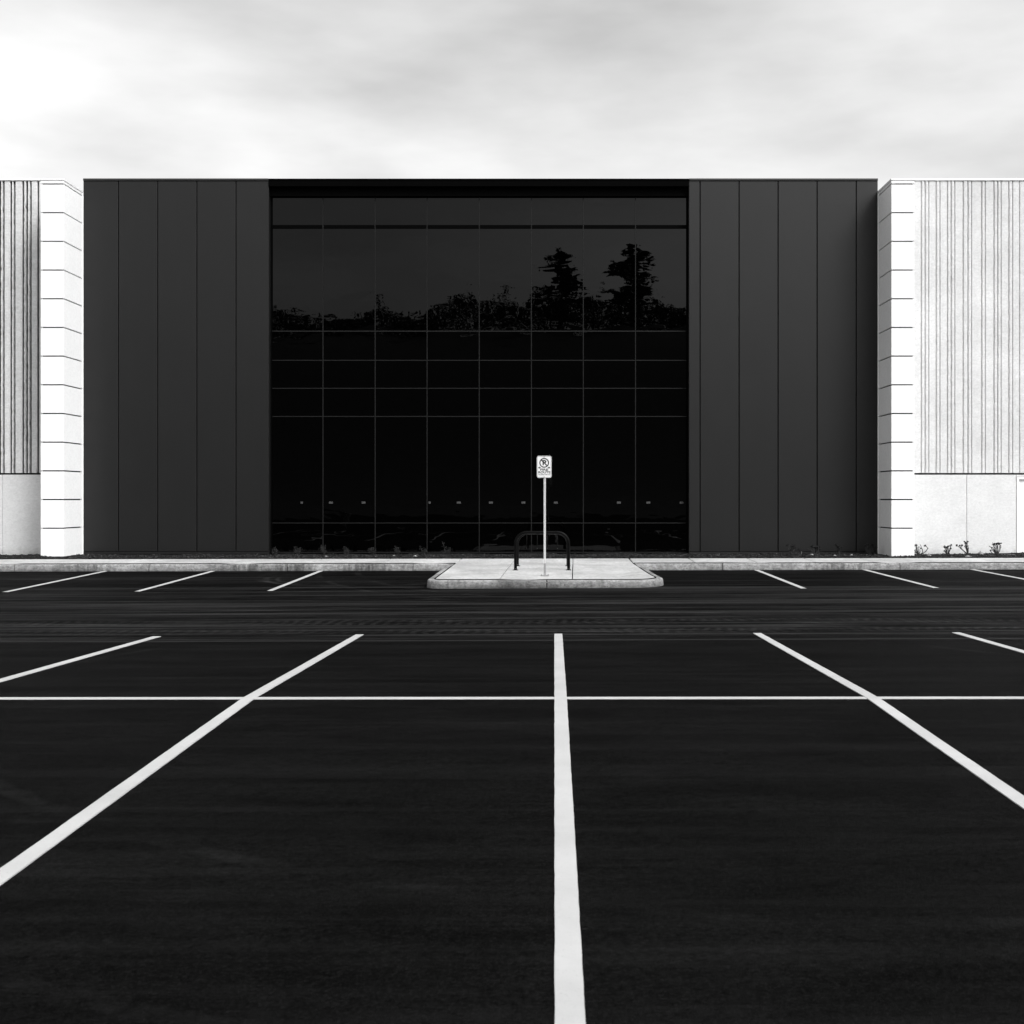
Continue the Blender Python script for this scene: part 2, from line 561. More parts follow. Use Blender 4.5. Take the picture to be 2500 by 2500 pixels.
def kerb_run(path, parent, side, joints_at, lift=-0.013, seed=1):
    """kerb stones swept along an inner line; `side` +1 / -1 picks the outward side; joints_at are arc lengths"""
    rnd = random.Random(seed)
    P = [Vector(p) for p in path]
    S = [0.0]
    for a, b in zip(P, P[1:]):
        S.append(S[-1] + (b - a).length)
    def at(s):
        s = clamp(s, 0, S[-1])
        for i in range(len(P) - 1):
            if s <= S[i + 1] + 1e-9:
                t = (s - S[i]) / max(1e-9, S[i + 1] - S[i])
                return P[i].lerp(P[i + 1], t)
        return P[-1]
    cuts = [0.0] + [j for j in joints_at if 0 < j < S[-1]] + [S[-1]]
    for a, b in zip(cuts, cuts[1:]):
        a2, b2 = a + (0.009 if a > 0 else 0), b - (0.009 if b < S[-1] else 0)
        ss = sorted(set([a2, b2] + [s for s in S if a2 < s < b2] + [a2 + (b2 - a2) * i / max(1, int((b2 - a2) / 0.12)) for i in range(1, int((b2 - a2) / 0.12))]))
        V, Fc = [], []
        np_ = 8
        for s in ss:
            p = at(s)
            d = (at(s + 0.03) - at(s - 0.03)).normalized()
            o = Vector((d.y, -d.x)) * side
            t = tz(p.x, p.y) + lift
            g = gz(p.x, p.y)
            j = lambda q: rnd.uniform(-q, q)
            prof = [(0.012, t - 0.09), (0.012, t - 0.006), (0.018, t), (0.122, t + j(0.0012)), (0.142, t - 0.012 + j(0.002)), (0.153, t - 0.036 + j(0.002)), (0.163 + j(0.0025), g + 0.03), (0.168 + j(0.006), g - 0.06)]
            for q, z in prof:
                e = p + o * q
                V.append((e.x, e.y, z))
        for i in range(len(ss) - 1):
            for k in range(np_ - 1):
                q = (i * np_ + k, (i + 1) * np_ + k, (i + 1) * np_ + k + 1, i * np_ + k + 1)
                Fc.append(q if side < 0 else q[::-1])
        Fc.append(tuple(range(np_)))
        Fc.append(tuple((len(ss) - 1) * np_ + k for k in range(np_)))
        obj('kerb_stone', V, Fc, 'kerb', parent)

def expansion(path, parent, side, seed):
    """dark fibre expansion strip in the joint between slabs and kerb, worn away in places"""
    P = [Vector(p) for p in path]
    pts = []
    for a, b in zip(P, P[1:]):
        n = max(1, int((b - a).length / 0.15))
        pts += [a.lerp(b, i / n) for i in range(n)]
    pts.append(P[-1])
    V, Fc = [], []
    for i, p in enumerate(pts):
        d = (pts[min(i + 1, len(pts) - 1)] - pts[max(i - 1, 0)]).normalized()
        o = Vector((d.y, -d.x)) * side
        t = tz(p.x, p.y) + 0.004 - 0.017 * clamp(noise.noise(Vector((i * 0.13, seed, 0))) * 2.2 - 0.25, 0, 1)
        for q, z in ((-0.007, t - 0.06), (-0.007, t), (0.013, t), (0.013, t - 0.06)):
            e = p + o * q
            V.append((e.x, e.y, z))
    for i in range(len(pts) - 1):
        for k in range(3):
            Fc.append((i * 4 + k, i * 4 + k + 1, i * 4 + 5 + k, i * 4 + 4 + k))
    obj('expansion_strip', V, Fc, 'joint', parent)

YK, YB = 29.87, 31.37          # inner kerb line, back edge of the sidewalk
V, Fc = grid([-45, -13, -2.38, 1.9, 13, 45], [29.80, 31.36], lambda x, y: tz(x, y) - 0.035)
walk = tag(obj('sidewalk', V, Fc, 'joint'), kind='structure')
breaks_l = [-2.36, -4.16, -5.91, -7.45, -9.0, -10.4, -11.8] + [-13.3 - 1.5 * i for i in range(12)]
breaks_r = [1.91, 3.42, 4.91, 6.35, 7.78, 9.25, 10.75] + [12.25 + 1.5 * i for i in range(12)]
for bl in (breaks_l, breaks_r):
    for a, b in zip(bl, bl[1:]):
        x0, x1 = min(a, b), max(a, b)
        slab('paving_slab', [(x0, YK), (x1, YK), (x1, YB), (x0, YB)], walk, tz)
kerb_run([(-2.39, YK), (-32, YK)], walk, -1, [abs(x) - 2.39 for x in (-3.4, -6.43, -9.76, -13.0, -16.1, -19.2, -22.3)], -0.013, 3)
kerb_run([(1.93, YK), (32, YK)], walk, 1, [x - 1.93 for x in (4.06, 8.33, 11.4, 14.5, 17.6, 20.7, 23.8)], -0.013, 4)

expansion([(-2.39, YK), (-32, YK)], walk, -1, 5)
expansion([(1.93, YK), (32, YK)], walk, 1, 6)

def arc(cx, cy, r, a0, a1, n=8):
    return [(cx + r * math.cos(R(a0 + (a1 - a0) * i / n)), cy + r * math.sin(R(a0 + (a1 - a0) * i / n))) for i in range(n + 1)]
YI = 24.72
left_c = arc(-2.41 + 0.22, YI + 0.22, 0.22, 180, 270)
right_c = arc(2.03 - 0.55, YI + 0.62, 0.6, -90, -5, 10)
inner = [(-2.385, 29.78)] + left_c + right_c + [(2.02, 26.2), (1.97, 27.6), (1.905, 29.78)]
V, Fc = [(x, y, tz(x, y) - 0.04) for x, y in [(-2.385, 31.36)] + inner + [(1.905, 31.36)]], [tuple(range(len(inner) + 2))]
isle = tag(obj('concrete_island', V, Fc, 'joint'), kind='structure')
JL, JR = ((-1.10, YI), (-1.03, 29.76), (-0.99, YB)), ((0.36, YI), (0.45, 29.76), (0.475, YB))
slab('paving_slab', [(-2.375, 29.76), (JL[1][0], 29.76), (JL[2][0], YB), (-2.35, YB)], isle, tz, 0.006)
slab('paving_slab', [(JL[1][0], 29.76), (JR[1][0], 29.76), (JR[2][0], YB), (JL[2][0], YB)], isle, tz, 0.006)
slab('paving_slab', [(JR[1][0], 29.76), (1.90, 29.76), (1.895, YB), (JR[2][0], YB)], isle, tz, 0.006)
slab('paving_slab', left_c + [JL[0], JL[1], (-2.385, 29.76)], isle, tz, 0.009)
slab('paving_slab', [JL[0], JR[0], JR[1], JL[1]], isle, tz, 0.009)
slab('paving_slab', [JR[0]] + right_c + [(2.02, 26.2), (1.97, 27.6), (1.905, 29.76), JR[1]], isle, tz, 0.009)
tot = 0
S = [0]
for a, b in zip(inner, inner[1:]):
    S.append(S[-1] + math.dist(a, b))
xj = wx(1335, 24.6)
s_joint = S[len(left_c)] + (xj - left_c[-1][0])
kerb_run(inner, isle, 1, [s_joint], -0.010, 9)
expansion(inner, isle, 1, 12)
# kerb_run walks left side downwards, so outward is to the right-hand side of travel

# ------------------------------------------------------------------ planting bed
YW = 33.3                      # plane of the metal panel walls
YP = 32.0                      # front of the white piers
YG = 33.55                     # glass plane
def bz(x, y):
    t = clamp((y - 31.37) / 0.35, 0, 1)
    return 0.175 + 0.055 * t + 0.035 * noise.noise(Vector((x * 1.7, y * 2.3, 0.4))) * t + 0.0014 * clamp(x, -13, 13)
V, Fc = grid([-34 + 0.25 * i for i in range(269)], [31.365 + 0.16 * i for i in range(15)], bz)
bed = tag(obj('planting_bed', V, Fc, 'mulch', smooth=True), kind='structure')
rnd = random.Random(5)
V, Fc = [], []
for i in range(9000):
    x, y = rnd.uniform(-16, 16), rnd.uniform(31.4, 33.28 if rnd.random() < 0.5 else 32.2)
    if (-13.3 < x < -12.7 or 8.72 < x < 9.37) and y > 31.95:
        continue
    z = bz(x, y) + rnd.uniform(0.0, 0.012)
    a, l, wd = rnd.uniform(0, 6.28), rnd.uniform(0.015, 0.045), rnd.uniform(0.006, 0.014)
    t = rnd.uniform(-0.5, 0.5)
    d = Vector((math.cos(a), math.sin(a), t)).normalized() * l
    s = Vector((-math.sin(a), math.cos(a), rnd.uniform(-0.6, 0.6))).normalized() * wd
    c = Vector((x, y, z))
    o = len(V)
    V += [c - d - s, c + d - s, c + d + s, c - d + s, c + Vector((0, 0, wd))]
    Fc += [(o, o + 1, o + 4), (o + 1, o + 2, o + 4), (o + 2, o + 3, o + 4), (o + 3, o, o + 4)]
tag(obj('mulch', V, Fc, 'chip'), 'dark bark mulch chips lying in the planting bed', 'mulch', kind='stuff')

# ------------------------------------------------------------------ building
bld = empty('building', (0, YW, 0.2), 'black glass and charcoal panel building with two white banded piers', 'building')
ZT = wz(436, YW)               # top of the walls
XL, XR = wx(203.5, YW), wx(2143, YW)      # inner edges next to the piers
GL, GR = wx(655.5, YW), wx(1682.5, YW)    # glazed opening
ZB = 0.19

V, Fc = merge(box(-34, GL - 0.2, YW + 0.30, YW + 22, 0, ZT - 0.35), box(GL - 0.2, GR + 0.2, YG + 0.12, YW + 22, 0, ZT - 0.35), box(GR + 0.2, 31, YW + 0.30, YW + 22, 0, ZT - 0.35))
obj('building_core', V, Fc, 'joint', bld)

# --- metal panel walls on both sides of the glass
def panel_wall(x0, x1, joints):
    V, Fc = box(x0 + 0.005, x1 - 0.005, YW + 0.06, YW + 0.28, ZB - 0.1, ZT - 0.06)
    wall = obj('cladding_wall', V, Fc, 'joint', bld, origin=(x0, YW, 0.2))
    zp = wz(1347.5, YW)
    cuts = [x0] + joints + [x1]
    for a, b in zip(cuts, cuts[1:]):
        V, Fc = bevbox(a + (0.011 if a != x0 else 0), b - (0.011 if b != x1 else 0), YW, YW + 0.07, zp + 0.012, ZT - 0.065, 0.006)
        obj('metal_panel', V, Fc, 'panel', wall)
    V, Fc = bevbox(x0, x1, YW - 0.012, YW + 0.08, wz(1353.4, YW), zp, 0.006)
    obj('base_flashing', V, Fc, 'panel', wall)
    V, Fc = box(x0 + 0.01, x1 - 0.01, YW + 0.02, YW + 0.2, 0.1, wz(1353.4, YW))
    obj('footing', V, Fc, 'joint', wall)
    V, Fc = bevbox(x0, x1, YW - 0.03, YW + 0.32, ZT - 0.06, ZT, 0.01)
    obj('coping', V, Fc, 'coping_dark', wall)
    return wall
wl_left = panel_wall(XL, GL, [wx(p, YW) for p in (289, 384.7, 480.4, 576)])
wl_right = panel_wall(GR, XR, [wx(p, YW) for p in (1709.3, 1804.5, 1899.7, 1995, 2090.5)])
# jamb linings of the recessed glazing and the fasteners on their outer edge
for x0, x1, wll in ((GL, GL + 0.004, wl_left), (GR - 0.004, GR, wl_right)):
    V, Fc = box(x0, x1, YW + 0.004, YG + 0.1, ZB, ZT - 0.06)
    obj('jamb', V, Fc, 'panel', wll)
for i in range(8):
    z = wz(509 + 134 * i, YW)
    if z < 0.4:
        break
    V, Fc = tube([(GR + 0.05, YW - 0.003, z), (GR + 0.05, YW + 0.02, z)], 0.008, 6)
    obj('fastener', V, Fc, 'black', wl_right)

# --- curtain wall
GLASS_X = [wx(p, YG) for p in (664.7, 788.7, 916, 1042.7, 1170, 1297.3, 1424, 1551.4, 1676)]
GLASS_Z = [wz(p, YG) for p in (482.1, 554, 808.8, 880, 948.3, 1017, 1277, 1348.6)]
TR = [0.014, 0.05, 0.016, 0.013, 0.013, 0.013, 0.012, 0.014]     # half heights of the transoms
V, Fc = box(GL + 0.006, GR - 0.006, YG - 0.12, YG + 0.1, GLASS_Z[0] + 0.012, ZT - 0.07)
cw = obj('curtain_wall', V, Fc, 'black', bld, origin=(GL, YG, 0.2))
for a, b in ((GL + 0.006, GLASS_X[0] + 0.004), (GLASS_X[-1] - 0.004, GR - 0.006)):
    V, Fc = box(a, b, YG - 0.045, YG + 0.06, ZB, GLASS_Z[0] + 0.01)
    obj('side_frame', V, Fc, 'black', cw)
V, Fc = bevbox(GL + 0.002, GR - 0.002, YW - 0.026, YW + 0.34, ZT - 0.064, ZT - 0.004, 0.01)
obj('coping', V, Fc, 'black', cw)
V, Fc = box(GL + 0.006, GR - 0.006, YW - 0.02, YG - 0.125, GLASS_Z[0] + 0.24, ZT - 0.07)
obj('header_fascia', V, Fc, 'black', cw)
rnd = random.Random(21)
for j in range(7):
    for i in range(8):
        x0, x1 = GLASS_X[i] + 0.012, GLASS_X[i + 1] - 0.012
        z1, z0 = GLASS_Z[j] - TR[j] + 0.006, GLASS_Z[j + 1] + TR[j + 1] - 0.006
        V, Fc = box(x0, x1, YG, YG + 0.012, z0, z1)
        o = obj('pane', V, Fc, 'glass', cw, origin=((x0 + x1) / 2, YG, (z0 + z1) / 2))
        o.rotation_euler = (rnd.uniform(-1, 1) * 0.0011, 0, rnd.uniform(-1, 1) * 0.0011)
for i, x in enumerate(GLASS_X[1:-1]):
    V, Fc = bevbox(x - 0.013, x + 0.013, YG - 0.022, YG + 0.05, GLASS_Z[-1], GLASS_Z[0] + 0.012, 0.004)
    obj('mullion', V, Fc, 'mullion', cw)
for j, z in enumerate(GLASS_Z):
    if j == 0:
        continue
    V, Fc = bevbox(GLASS_X[0] + 0.002, GLASS_X[-1] - 0.002, YG - 0.018, YG + 0.05, z - TR[j], z + TR[j], 0.004)
    obj('transom', V, Fc, 'black' if j == 1 else 'mullion', cw)
# small pale plates added on the panes to paint bright dashes in the glass
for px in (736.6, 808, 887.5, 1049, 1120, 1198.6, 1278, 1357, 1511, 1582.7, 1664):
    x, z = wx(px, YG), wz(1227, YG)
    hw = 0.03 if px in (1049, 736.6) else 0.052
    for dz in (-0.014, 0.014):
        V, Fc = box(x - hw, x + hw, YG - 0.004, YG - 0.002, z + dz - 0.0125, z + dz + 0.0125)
        obj('glass_glint', V, Fc, 'glint', cw)
V, Fc = box(GL + 0.006, GR - 0.006, YG - 0.05, YG + 0.06, 0.1, GLASS_Z[-1] - 0.017)
obj('sill', V, Fc, 'black', cw)
V, Fc = bevbox(wx(1120, 33.2), wx(1655, 33.2), 33.12, 33.24, 0.1, wz(1354.6, 33.12), 0.012)
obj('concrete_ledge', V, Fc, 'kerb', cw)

# --- white piers built of stacked blocks
PZ = [wz(449 + 70.05 * k, YP) for k in range(13)]
ZPT = wz(436, YP)
def pier(xo, xi):
    """xo: outer front corner, xi: inner front corner (towards the glass)"""
    s = 1 if xi > xo else -1
    core = box(min(xo + s * 0.03, xi - s * 0.058), max(xo + s * 0.03, xi - s * 0.058), YP + 0.058, YW + 0.3, 0.1, ZPT - 0.02)
    p = obj('pier', core[0], core[1], 'joint', bld, origin=((xo + xi) / 2, YP, 0.2))
    tops = [ZPT - 0.05] + PZ
    bots = PZ + [wz(1358.4, YP)]
    D1 = YP + 0.475
    jt = 0.017
    for k, (t, b) in enumerate(zip(tops, bots)):
        z1 = t - (jt if k else 0)
        z0 = b + (jt if k < 13 else 0)
        if z1 - z0 < 0.02:
            continue
        # corner block: L-shaped in plan
        a, c = xo, xi
        e = 0.004
        plan = [(a, YP), (c - s * e, YP), (c, YP + e), (c, D1 - 0.002), (c - s * 0.056, D1 - 0.002), (c - s * 0.056, YP + 0.056), (a + s * 0.028, YP + 0.056), (a + s * 0.028, YW + 0.02), (a, YW + 0.02)]
        if s < 0:
            plan = plan[::-1]
        n = len(plan)
        V = [(x, y, z0) for x, y in plan] + [(x, y, z1) for x, y in plan]
        Fc = [(i, (i + 1) % n, n + (i + 1) % n, n + i) for i in range(n)] + [tuple(range(n - 1, -1, -1)), tuple(range(n, 2 * n))]
        obj('pier_block', V, Fc, 'white_panel', p)
        V, Fc = box(min(c, c - s * 0.06), max(c, c - s * 0.06), D1 + 0.002, YW - 0.035, z0, z1)
        obj('pier_block', V, Fc, 'white_panel', p)
    V, Fc = box(min(xi - s * 0.06, xi + s * 0.018), max(xi - s * 0.06, xi + s * 0.018), YW - 0.032, YW - 0.004, wz(1355, YW), ZPT - 0.05)
    obj('edge_trim', V, Fc, 'white_paint', p)
    V, Fc = bevbox(min(xo, xi) - 0.012, max(xo, xi) + 0.012, YP - 0.015, YW + 0.1, ZPT - 0.048, ZPT, 0.008)
    obj('coping', V, Fc, 'coping_white', p)
    return p
PLX = (wx(99.6, YP), wx(155.6, YP))
PRX = (wx(2232.3, YP), wx(2176.2, YP))
pier(*PLX)
pier(*PRX)

# --- ribbed concrete walls outside the piers
ZPL = wz(1158.3, YW)           # top of the smooth plinth
def strip_piece(x0, x1, y0, y1, z0, z1, jag, seed):
    """vertical strip of concrete with rough, chipped edges"""
    n = 90
    V, Fc = [], []
    ch = 0.007
    for i in range(n + 1):
        z = z0 + (z1 - z0) * i / n
        def jn(k, q):
            return jag * (noise.noise(Vector((seed * 3.1 + k, z * 9, q))) + 0.6 * noise.noise(Vector((seed * 5.7 + k, z * 31, q))))
        a, b = x0 + abs(jn(0, 0.3)) * 1.2, x1 - abs(jn(7, 0.9)) * 1.2
        f = y0 + (jag * 0.5) * noise.noise(Vector((seed, z * 14, 2.2)))
        V += [(a, y1, z), (a, y0 + ch + jag * 0.4, z), (a + ch, f, z), ((a + b) / 2, f - jag * 0.2, z), (b - ch, f, z), (b, y0 + ch + jag * 0.4, z), (b, y1, z)]
    for i in range(n):
        for k in range(6):
            q = i * 7 + k
            Fc.append((q, q + 1, q + 8, q + 7))
    Fc.append(tuple(range(6, -1, -1)))
    Fc.append(tuple(n * 7 + k for k in range(7)))
    return V, [f[::-1] for f in Fc]

def ribbed_wall(x0, x1, lines, gap, depth, seed, back):
    V, Fc = box(x0, x1, YW + depth, YW + 0.28, ZPL - 0.05, ZT - 0.06)
    wall = obj('ribbed_wall', V, Fc, back, bld, origin=(x0, YW, 0.2))
    cuts = sorted(lines)
    edges = [x0] + cuts + [x1]
    for i, (a, b) in enumerate(zip(edges, edges[1:])):
        a2, b2 = a + (gap / 2 if a != x0 else 0), b - (gap / 2 if b != x1 else 0)
        if b2 - a2 < 0.015:
            continue
        rib = (b - a) < 0.135
        V, Fc = strip_piece(a2, b2, YW - (0.006 if rib else 0), YW + depth + 0.004, ZPL + 0.040, ZT - 0.065, 0.016 if rib else 0.006, seed + i * 1.37)
        obj('rib' if rib else 'concrete_band', V, Fc, 'ribbed', wall)
    V, Fc = bevbox(x0, x1, YW - 0.03, YW + 0.3, ZT - 0.06, ZT, 0.01)
    obj('coping', V, Fc, 'coping_white', wall)
    return wall

def more_lines(start, end, step_sign, seed):
    rnd = random.Random(seed)
    L, x = [], start
    while (end - x) * step_sign > 0.6:
        x += step_sign * rnd.choice((0.2, 0.23, 0.27))
        L.append(x)
        for _ in range(rnd.choice((1, 2, 2))):
            x += step_sign * 0.098
            L.append(x)
    return L
RL = [wx(p, YW) for p in (2249, 2258.4, 2267.3, 2285.3, 2294.6, 2312.8, 2321.9, 2330.8, 2351.1, 2362.9, 2371.8, 2396.4, 2405.3, 2426.4, 2435.3, 2444, 2462.6, 2472, 2489)]
LL = [wx(p, YW) for p in (26.4, 34.9, 56, 65.2, 74.5, 92.8)]
XRW0, XLW1 = PRX[0] - 0.004, PLX[0] + 0.004
rw = ribbed_wall(XRW0, 22.0, RL + more_lines(RL[-1], 22.0, 1, 3), 0.021, 0.026, 11, 'ribbed')
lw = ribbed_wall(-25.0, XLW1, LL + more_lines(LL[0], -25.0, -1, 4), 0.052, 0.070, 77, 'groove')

def plinth(wall, cuts, z1=ZPL, z0=0.1):
    for a, b in zip(cuts, cuts[1:]):
        V, Fc = bevbox(a + 0.004, b - 0.004, YW + 0.012, YW + 0.2, z0, z1 - 0.004, 0.008)
        obj('plinth_panel', V, Fc, 'plinth', wall)
DX0, DX1 = wx(2482.6, YW), wx(2482.6, YW) + 1.06
ZD = wz(1165, YW)
plinth(rw, [XRW0, wx(2360.5, YW), wx(2481.5, YW)])
plinth(rw, [DX1 + 0.04, 15.4, 17.2, 19.0, 22.0])
plinth(lw, [-25, -22, -19.5, -17, -14.9, XLW1])
V, Fc = bevbox(wx(2481.5, YW) + 0.004, DX1 + 0.036, YW + 0.012, YW + 0.2, ZD + 0.004, ZPL - 0.004, 0.008)
obj('plinth_panel', V, Fc, 'plinth', rw)
for wll, a, b in ((rw, XRW0, 22.0), (lw, -25.0, XLW1)):
    V, Fc = box(a, b, YW + 0.010, YW + 0.2, ZPL - 0.003, ZPL + 0.036)
    obj('joint_strip', V, Fc, 'black', wll)
# white service door at the right edge of the picture
door = obj('door', *box(DX0 + 0.06, DX1 - 0.06, YW + 0.07, YW + 0.12, 0.2, ZD - 0.06), 'white_paint', bld, origin=(DX0, YW, 0.2))
V, Fc = merge(box(DX0, DX0 + 0.056, YW + 0.005, YW + 0.16, 0.2, ZD), box(DX1 - 0.056, DX1, YW + 0.005, YW + 0.16, 0.2, ZD), box(DX0 + 0.058, DX1 - 0.058, YW + 0.005, YW + 0.16, ZD - 0.056, ZD))
obj('door_frame', V, Fc, 'white_paint', door)
V, Fc = tube([(DX1 - 0.13, YW + 0.07, 1.2), (DX1 - 0.13, YW + 0.01, 1.2), (DX1 - 0.24, YW + 0.01, 1.2)], 0.011, 8)
obj('door_handle', V, Fc, 'bolt', door)
slab('door_step', [(wx(2452, 32.8), 31.9), (15.2, 31.38), (15.2, YW - 0.02), (wx(2452, 32.8), YW - 0.02)], walk, lambda x, y: 0.238, 0.003, 0.12)

# ------------------------------------------------------------------ fire route sign
SY = 25.6
SX = wx(1330, SY)
SZ = tz(SX, SY)
sign = empty('parking_sign', (SX, SY, SZ), 'white fire route no parking sign on a perforated steel post', 'sign')
pw = 0.0215                    # half width of the square tube
ztop = wz(1114, SY)
PITCH = 0.0254
def perforated(x, y, z0, z1, h, hole, pitch):
    """square tube whose front and back faces are punched with octagonal holes"""
    V, Fc = [], []
    n = int((z1 - z0) / pitch)
    for k in range(n):
        zc = z0 + (k + 0.5) * pitch
        for yy, flip in ((y - h, False), (y + h, True)):
            sq = [(-h, -pitch / 2), (0, -pitch / 2), (h, -pitch / 2), (h, 0), (h, pitch / 2), (0, pitch / 2), (-h, pitch / 2), (-h, 0)]
            an = [225, 270, 315, 0, 45, 90, 135, 180]
            o = len(V)
            inn = 0.003 * (-1 if flip else 1)
            for dx, dz in sq:
                V.append((x + dx, yy, zc + dz))
            for a in an:
                V.append((x + hole * math.cos(R(a)), yy, zc + hole * math.sin(R(a))))
            for a in an:
                V.append((x + hole * math.cos(R(a)), yy + inn, zc + hole * math.sin(R(a))))
            for i in range(8):
                j = (i + 1) % 8
                q1, q2 = (o + i, o + j, o + 8 + j, o + 8 + i), (o + 8 + i, o + 8 + j, o + 16 + j, o + 16 + i)
                Fc += [q1[::-1], q2[::-1]] if flip else [q1, q2]
    ze = z0 + n * pitch
    for xx in (x - h, x + h):
        o = len(V)
        V += [(xx, y - h, z0), (xx, y + h, z0), (xx, y + h, ze), (xx, y - h, ze)]
        Fc.append((o, o + 1, o + 2, o + 3))
    o = len(V)
    V += [(x - h, y - h, ze), (x + h, y - h, ze), (x + h, y + h, ze), (x - h, y + h, ze)]
    Fc.append((o, o + 1, o + 2, o + 3))
    # shade inside of the tube, added as a black bar
    return V, Fc
V, Fc = perforated(SX, SY, SZ + 0.06, ztop - 0.03, pw, 0.0068, PITCH)
post = obj('post', V, Fc, 'galv', sign)
V, Fc = box(SX - 0.012, SX + 0.012, SY - 0.006, SY + 0.006, SZ + 0.06, ztop - 0.05)  # black bar added inside the tube as the shade of its hollow
obj('hollow_shade_bar', V, Fc, 'black', post)
V, Fc = perforated(SX + 0.001, SY, SZ + 0.012, SZ + 0.27, pw + 0.0035, 0.0075, PITCH)
obj('post_sleeve', V, Fc, 'galv_dark', sign)
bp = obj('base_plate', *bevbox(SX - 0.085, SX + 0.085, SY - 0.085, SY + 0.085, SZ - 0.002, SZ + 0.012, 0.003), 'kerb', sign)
for dx, dy in ((-0.065, -0.06), (0.07, -0.06), (-0.065, 0.06), (0.07, 0.06)):
    V, Fc = tube([(SX + dx, SY + dy, SZ + 0.01), (SX + dx, SY + dy, SZ + 0.035)], 0.012, 6)
    obj('bolt', V, Fc, 'bolt', bp)

# plate (0.305 x 0.457 m), rounded corners, raised grey rim
PW_, PH_ = 0.308, 0.457
pcx = wx(1328.6, SY) - 0.0
pzt = wz(1113.0, SY)
pcz = pzt - PH_ / 2
py_ = SY - pw - 0.004
def rrect(w_, h_, r, n=6):
    P = []
    for cx, cz, a in ((w_ / 2 - r, h_ / 2 - r, 0), (-w_ / 2 + r, h_ / 2 - r, 90), (-w_ / 2 + r, -h_ / 2 + r, 180), (w_ / 2 - r, -h_ / 2 + r, 270)):
        for i in range(n + 1):
            t = R(a + 90 * i / n)
            P.append((cx + r * math.cos(t), cz + r * math.sin(t)))
    return P
def flat_poly(P, y0, y1, cx, cz):
    n = len(P)
    V = [(cx + x, y0, cz + z) for x, z in P] + [(cx + x, y1, cz + z) for x, z in P]
    Fc = [tuple(range(n))[::-1], tuple(range(n, 2 * n))] + [(i, (i + 1) % n, n + (i + 1) % n, n + i) for i in range(n)]
    return V, Fc
def ring_poly(P, Q, y, cx, cz):
    n = len(P)
    V = [(cx + x, y, cz + z) for x, z in P] + [(cx + x, y, cz + z) for x, z in Q]
    return V, [(i, n + i, n + (i + 1) % n, (i + 1) % n) for i in range(n)]
V, Fc = flat_poly(rrect(PW_, PH_, 0.042), py_ - 0.003, py_, pcx, pcz)
plate = obj('sign_plate', V, Fc, 'sign_white', sign)
V, Fc = ring_poly(rrect(PW_ - 0.004, PH_ - 0.004, 0.040), rrect(PW_ - 0.032, PH_ - 0.034, 0.028), py_ - 0.0042, pcx, pcz)
obj('border', V, Fc, 'sign_edge', plate)
V, Fc = ring_poly(rrect(PW_ - 0.010, PH_ - 0.010, 0.038), rrect(PW_ - 0.018, PH_ - 0.018, 0.034), py_ - 0.0050, pcx, pcz)
obj('border', V, Fc, 'sign_white', plate)
U = 0.308 / 883.0              # metres per pixel of the close-up of the sign
def sx(u): return pcx + (u - 929) * U
def sz(v): return pcz - (v - 980) * U
yf = py_ - 0.0045
def ring(cu, cv, ro, ri, n=40):
    V, Fc = [], []
    for r in (ro, ri):
        for i in range(n):
            t = 2 * math.pi * i / n
            V.append((sx(cu) + r * U * math.cos(t), yf, sz(cv) + r * U * math.sin(t)))
    for i in range(n):
        j = (i + 1) % n
        Fc.append((i, n + i, n + j, j))
    return V, Fc
V, Fc = merge(ring(930, 742, 288, 226))
a0, a1 = Vector((752, 566)), Vector((1096, 905))
d = (a1 - a0).normalized()
nn = Vector((-d.y, d.x)) * 33
q = [a0 + nn, a1 + nn, a1 - nn, a0 - nn]
V2, F2 = [(sx(p.x), yf - 0.0004, sz(p.y)) for p in q], [(0, 1, 2, 3)]
V, Fc = merge((V, Fc), (V2, F2))
obj('prohibition_ring', V, Fc, 'sign_black', plate)
def arrow(tip, s):
    P = [(tip, 1026), (tip + s * 92, 950), (tip + s * 92, 1000), (tip + s * 158, 1000), (tip + s * 158, 1052), (tip + s * 92, 1052), (tip + s * 92, 1104)]
    return [(sx(u), yf, sz(v)) for u, v in P], [tuple(range(7))]
for tip, s in ((566, 1), (1293, -1)):
    V, Fc = arrow(tip, s)
    obj('arrow', V, Fc, 'sign_black', plate)
def text_mesh(txt, u0, u1, v0, v1, name, bold=0.02, lower=False):
    """lettering fitted to a rectangle of the close-up (u right, v down); v0 cap line, v1 base line"""
    cu = bpy.data.curves.new('lettering', 'FONT')
    cu.body = txt
    cu.size = 1.0
    cu.offset = bold
    cu.resolution_u = 3
    tmp = bpy.data.objects.new('lettering_tmp', cu)
    COL.objects.link(tmp)
    bpy.context.view_layer.update()
    me = bpy.data.meshes.new_from_object(tmp.evaluated_get(bpy.context.evaluated_depsgraph_get()))
    bpy.data.objects.remove(tmp)
    xs_ = [v.co.x for v in me.vertices]
    ys_ = [v.co.y for v in me.vertices]
    x0, x1, y0, y1 = min(xs_), max(xs_), (0 if lower else min(ys_)), max(ys_)
    org = wl(plate)
    for v in me.vertices:
        u = u0 + (v.co.x - x0) / (x1 - x0) * (u1 - u0)
        vv = v1 + (v.co.y - y0) / (y1 - y0) * (v0 - v1)
        v.co = Vector((sx(u), yf - 0.0002, sz(vv))) - org
    me.materials.clear()
    me.materials.append(M['sign_black'])
    o = bpy.data.objects.new(name, me)
    COL.objects.link(o)
    o.parent = plate
    o.location = org - wl(plate)
    return o
text_mesh('P', 832, 1058, 578, 882, 'lettering', 0.035)
text_mesh('FIRE', 700, 1168, 1078, 1212, 'lettering', 0.03)
text_mesh('ROUTE', 580, 1296, 1232, 1372, 'lettering', 0.03)
